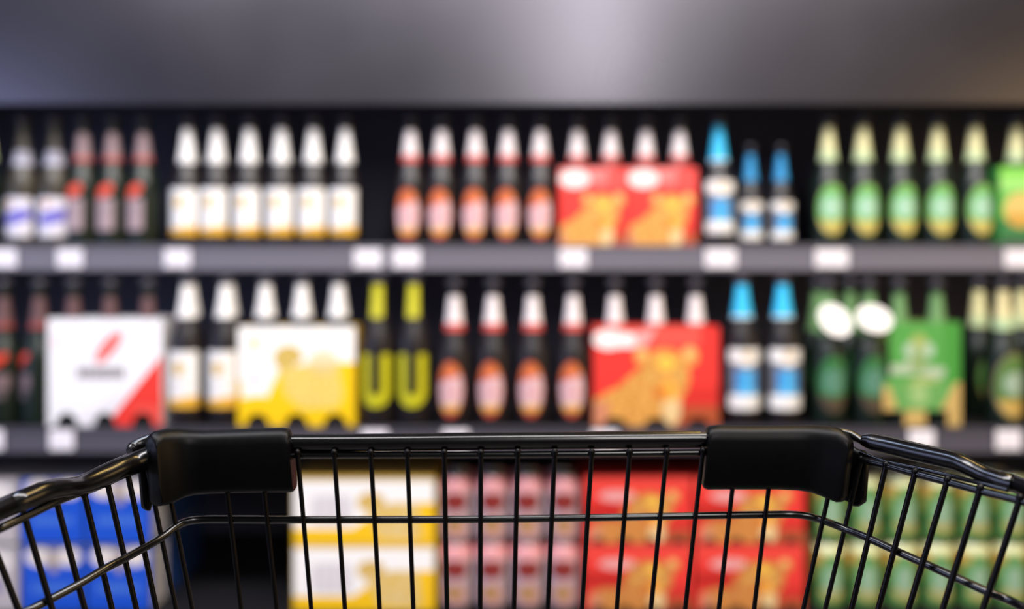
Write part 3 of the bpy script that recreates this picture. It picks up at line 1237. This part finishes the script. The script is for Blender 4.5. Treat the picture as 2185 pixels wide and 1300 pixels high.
# front bar: ribbed sleeve over a tube
seg = 32
prof = []
for k in range(seg):
    a = 2 * math.pi * k / seg
    g = 1.0
    if k in (5, 6, 9, 10):
        g = 0.94
    prof.append(g)
fb = ZF + 0.0015
ctube('front_bar', [P(560, 945, fb), P(900, 942.5, fb), P(1300, 939, fb), P(1600, 936.5, fb)], 16.0 / F * fb, 24, smooth_n=2)
ctube('front_bar_sleeve', [P(626, 945, fb), P(760, 944.5, fb), P(1100, 941, fb), P(1494, 937.5, fb)], 18.5 / F * fb, seg, smooth_n=2, prof=prof)

# side tubes
ltube_pts = [(318, 974, .548), (285, 988, .542), (254, 1001, .532), (215, 1019, .521), (186, 1032, .512), (165, 1038, .505), (143, 1041, .497), (118, 1044, .490), (88, 1052, .481),
             (42, 1071, .470), (0, 1088, .460)]
lr = [20, 23, 23.5, 23.5, 22.5, 21.5, 21.5, 23, 23, 23.5, 23.5]
pts = [P(*p) for p in ltube_pts]
endp = [Vector((-.262, .36, pts[-1].z - .003)), Vector((-.275, .15, pts[-1].z - .003)), Vector((-.29, -.24, pts[-1].z + .02)), Vector((-.29, -.33, pts[-1].z + .07))]
rads = [r / F * p[2] for r, p in zip(lr, ltube_pts)]
ctube('side_tube', pts + endp, rads + [rads[-1]] * 4, 24, label='left top tube with a bend near the corner')
rtube_pts = [(1838, 939, .548), (1858, 942, .545), (1900, 952, .536), (1958, 966, .521), (2029, 982, .503), (2055, 991, .496), (2080, 1003, .490), (2105, 1015, .484), (2130, 1024, .478), (2155, 1031, .473), (2185, 1040, .467)]
rr = [11, 17.5, 20, 20.5, 20.5, 19.5, 18.5, 18.5, 19.5, 20, 20]
pts = [P(*p) for p in rtube_pts]
endp = [Vector((.272, .36, pts[-1].z - .004)), Vector((.285, .15, pts[-1].z - .004)), Vector((.30, -.24, pts[-1].z + .02)), Vector((.30, -.33, pts[-1].z + .07))]
rads = [r / F * p[2] for r, p in zip(rr, rtube_pts)]
ctube('side_tube', pts + endp, rads + [rads[-1]] * 4, 24, label='right top tube with a bend near the corner')
HZ = pts[-1].z + .075
# seams
for (px, py, Z, r, px2, py2, Z2) in ((92, 1050, .483, 23.2, 84, 1053, .4815), (2131, 1024, .4785, 20.6, 2137, 1026, .477)):
    ctube('tube_seam', [P(px, py, Z), P(px2, py2, Z2)], r / F * Z, 24, smooth_n=0, m=M_RUB)
# corner elbows that run from the front bar behind the bumpers to the side tubes
ctube('corner_elbow', [P(276, 962, .556), P(284, 957, .559), P(300, 948, .562), P(325, 938, .564), P(350, 933, .566), P(420, 938, fb), P(565, 944.5, fb)],
      [a / F * .56 for a in (8, 14, 14, 13, 13, 14, 15)], 20, label='tube end curling around the left corner')
ctube('corner_elbow', [P(1845, 944, .552), P(1830, 936, .556), P(1810, 928, .560), P(1780, 926, .562), P(1700, 933, fb), P(1598, 936.5, fb)],
      [a / F * .56 for a in (8, 9, 11, 12, 14, 15)], 20, label='tube end curling around the right corner')
# rear handle
ctube('handle', [Vector((-.29, -.33, HZ - .005)), Vector((0, -.33, HZ - .003)), Vector((.30, -.33, HZ - .005))], 0.013, 20, m=M_PLAST, smooth_n=2)


def slab(cols, t, name, label, rnd=0.3):
    """a thick rounded plate following columns (x top, y top, x bottom, y bottom, depth)"""
    bb = MB()
    n = len(cols)
    rings = []
    for i, (xt, yt, xb, yb, Z) in enumerate(cols):
        T, B = P(xt, yt, Z), P(xb, yb, Z)
        a = P(*[cols[max(i - 1, 0)][j] for j in (0, 1, 4)])
        c = P(*[cols[min(i + 1, n - 1)][j] for j in (0, 1, 4)])
        d = (c - a); d.z = 0
        d.normalize()
        nrm = Vector((-d.y, d.x, 0))
        if nrm.y < 0:
            nrm = -nrm
        th = t[i] if isinstance(t, list) else t
        # follow a rounded-rectangle section
        dn = (B - T)
        hh = dn.length
        dn.normalize()
        r = min(th / 2, hh / 2) * 0.98
        ring = []
        for (cy, cd, a0) in ((r, r, 180), (th - r, r, 270), (th - r, hh - r * .6, 0), (r, hh - r * .6, 90)):
            for q in range(5):
                ang = math.radians(a0 + 90 * q / 4)
                rr_ = r if cd < hh / 2 else r * .6
                ring.append(T + nrm * (cy + r * math.cos(ang)) + dn * (cd + rr_ * math.sin(ang)))
        rings.append([loc(p) for p in ring])
    bb.ring_loft(rings)
    o = bb.build(name, M_PLAST, cart, smooth=True)
    o['label'] = label
    return o


ZC = ZF - 0.0085
slab([(333, 950, 341, 1040, .5380), (335, 940, 346, 1070, .5385), (340, 930, 351, 1083, .5400), (350, 922, 361, 1083, .5430), (366, 918, 377, 1078, .5465), (385, 918, 397, 1067, .5495), (404, 921, 415, 1062, ZC),
      (429, 923, 440, 1060, ZC), (493, 921, 500, 1058, ZC), (560, 918.5, 567, 1057, ZC), (596, 917.5, 606, 1057, ZC), (606, 919, 616, 1056.5, ZC),
      (611, 923, 621, 1055, ZC), (614, 929, 625, 1050, ZC)],
     [.006, .009, .012, .014, .016, .017, .0175, .0175, .0175, .0175, .0175, .0165, .015, .013], 'corner_bumper', 'left flat black plastic corner bumper')
slab([(1514, 925, 1503, 1040, ZC), (1516, 917, 1507, 1048, ZC), (1522, 913, 1514, 1051, ZC), (1540, 911.5, 1532, 1051, ZC), (1600, 912.5, 1590, 1051, ZC), (1676, 912, 1664, 1051, ZC), (1720, 911, 1706, 1053, .5505), (1745, 911, 1730, 1057, .5485),
      (1765, 913, 1748, 1064, .5460), (1786, 919, 1766, 1071, .5430), (1800, 929, 1780, 1076, .5410), (1808, 940, 1790, 1074, .5395), (1810, 950, 1794, 1066, .5390)],
     [.013, .015, .0165, .0175, .0175, .0175, .0175, .017, .016, .014, .012, .009, .006], 'corner_bumper', 'right flat black plastic corner bumper')
# blades of the bumpers folded round the side panels
slab([(296, 975, 306, 1078, .5475), (299, 968, 310, 1088, .5480), (308, 965, 317, 1092, .5500), (318, 965, 322, 1092, .5520), (322, 965, 326, 1075, .5530), (336, 960, 340, 1072, .5550), (350, 960, 352, 1072, .5560)],
     [.003, .005, .005, .005, .004, .004, .004], 'bumper_blade', 'left bumper flap folded round the side')
slab([(1790, 940, 1782, 1066, .5560), (1802, 945, 1796, 1068, .5545), (1812, 950, 1806, 1072, .5530), (1818, 955, 1812, 1078, .5515), (1828, 960, 1820, 1083, .5500), (1838, 962, 1829, 1083, .5485), (1843, 968, 1835, 1076, .5470), (1844, 975, 1838, 1066, .5465)],
     [.004, .004, .005, .006, .006, .006, .005, .003], 'bumper_blade', 'right bumper flap folded round the side')

# chassis and wheels
bb = MB()
for s in (-1, 1):
    bb.tube([loc(p) for p in crom([(s * .29, -.30, HZ - .02), (s * .27, -.32, .75), (s * .22, -.28, .45), (s * .20, -.22, .20), (s * .20, -.10, .14), (s * .17, .25, .15), (s * .14, .50, .14)], 6)], 0.011, 14)
for y, z in ((-.2, .17), (.1, .145), (.48, .14)):
    bb.tube([loc((-.19 if y < .3 else -.14, y, z)), loc((.19 if y < .3 else .14, y, z))], 0.008, 12)
for s in (-1, 1):
    bb.tube([loc(p) for p in crom([(s * .21, -.27, .42), (s * .19, .0, .50), (s * .18, .40, FLOORZ - .012)], 6)], 0.009, 12)
bb.build('chassis', M_PAINT, cart, smooth=True)
for (x, y) in ((-.20, -.16), (.20, -.16), (-.14, .46), (.14, .46)):
    bb = MB()
    for s in (-1, 1):
        xx = x + s * .018
        bb.box(loc((xx - .0015, y - .018, .06)), loc((xx + .0015, y + .018, .128)))
    bb.box(loc((x - .02, y - .02, .125)), loc((x + .02, y + .02, .133)))
    fk = bb.build('caster_fork', M_ALU, cart, bevel=0.001)
    bb = MB()
    rings = []
    for (dx, r) in ((-.013, .045), (-.012, .058), (-.008, .0615), (.008, .0615), (.012, .058), (.013, .045)):
        rings.append([loc((x + dx, y + r * math.cos(2 * math.pi * k / 32), .0615 + r * math.sin(2 * math.pi * k / 32))) for k in range(32)])
    bb.ring_loft(rings)
    bb.build('wheel', M_RUB, fk, smooth=True)
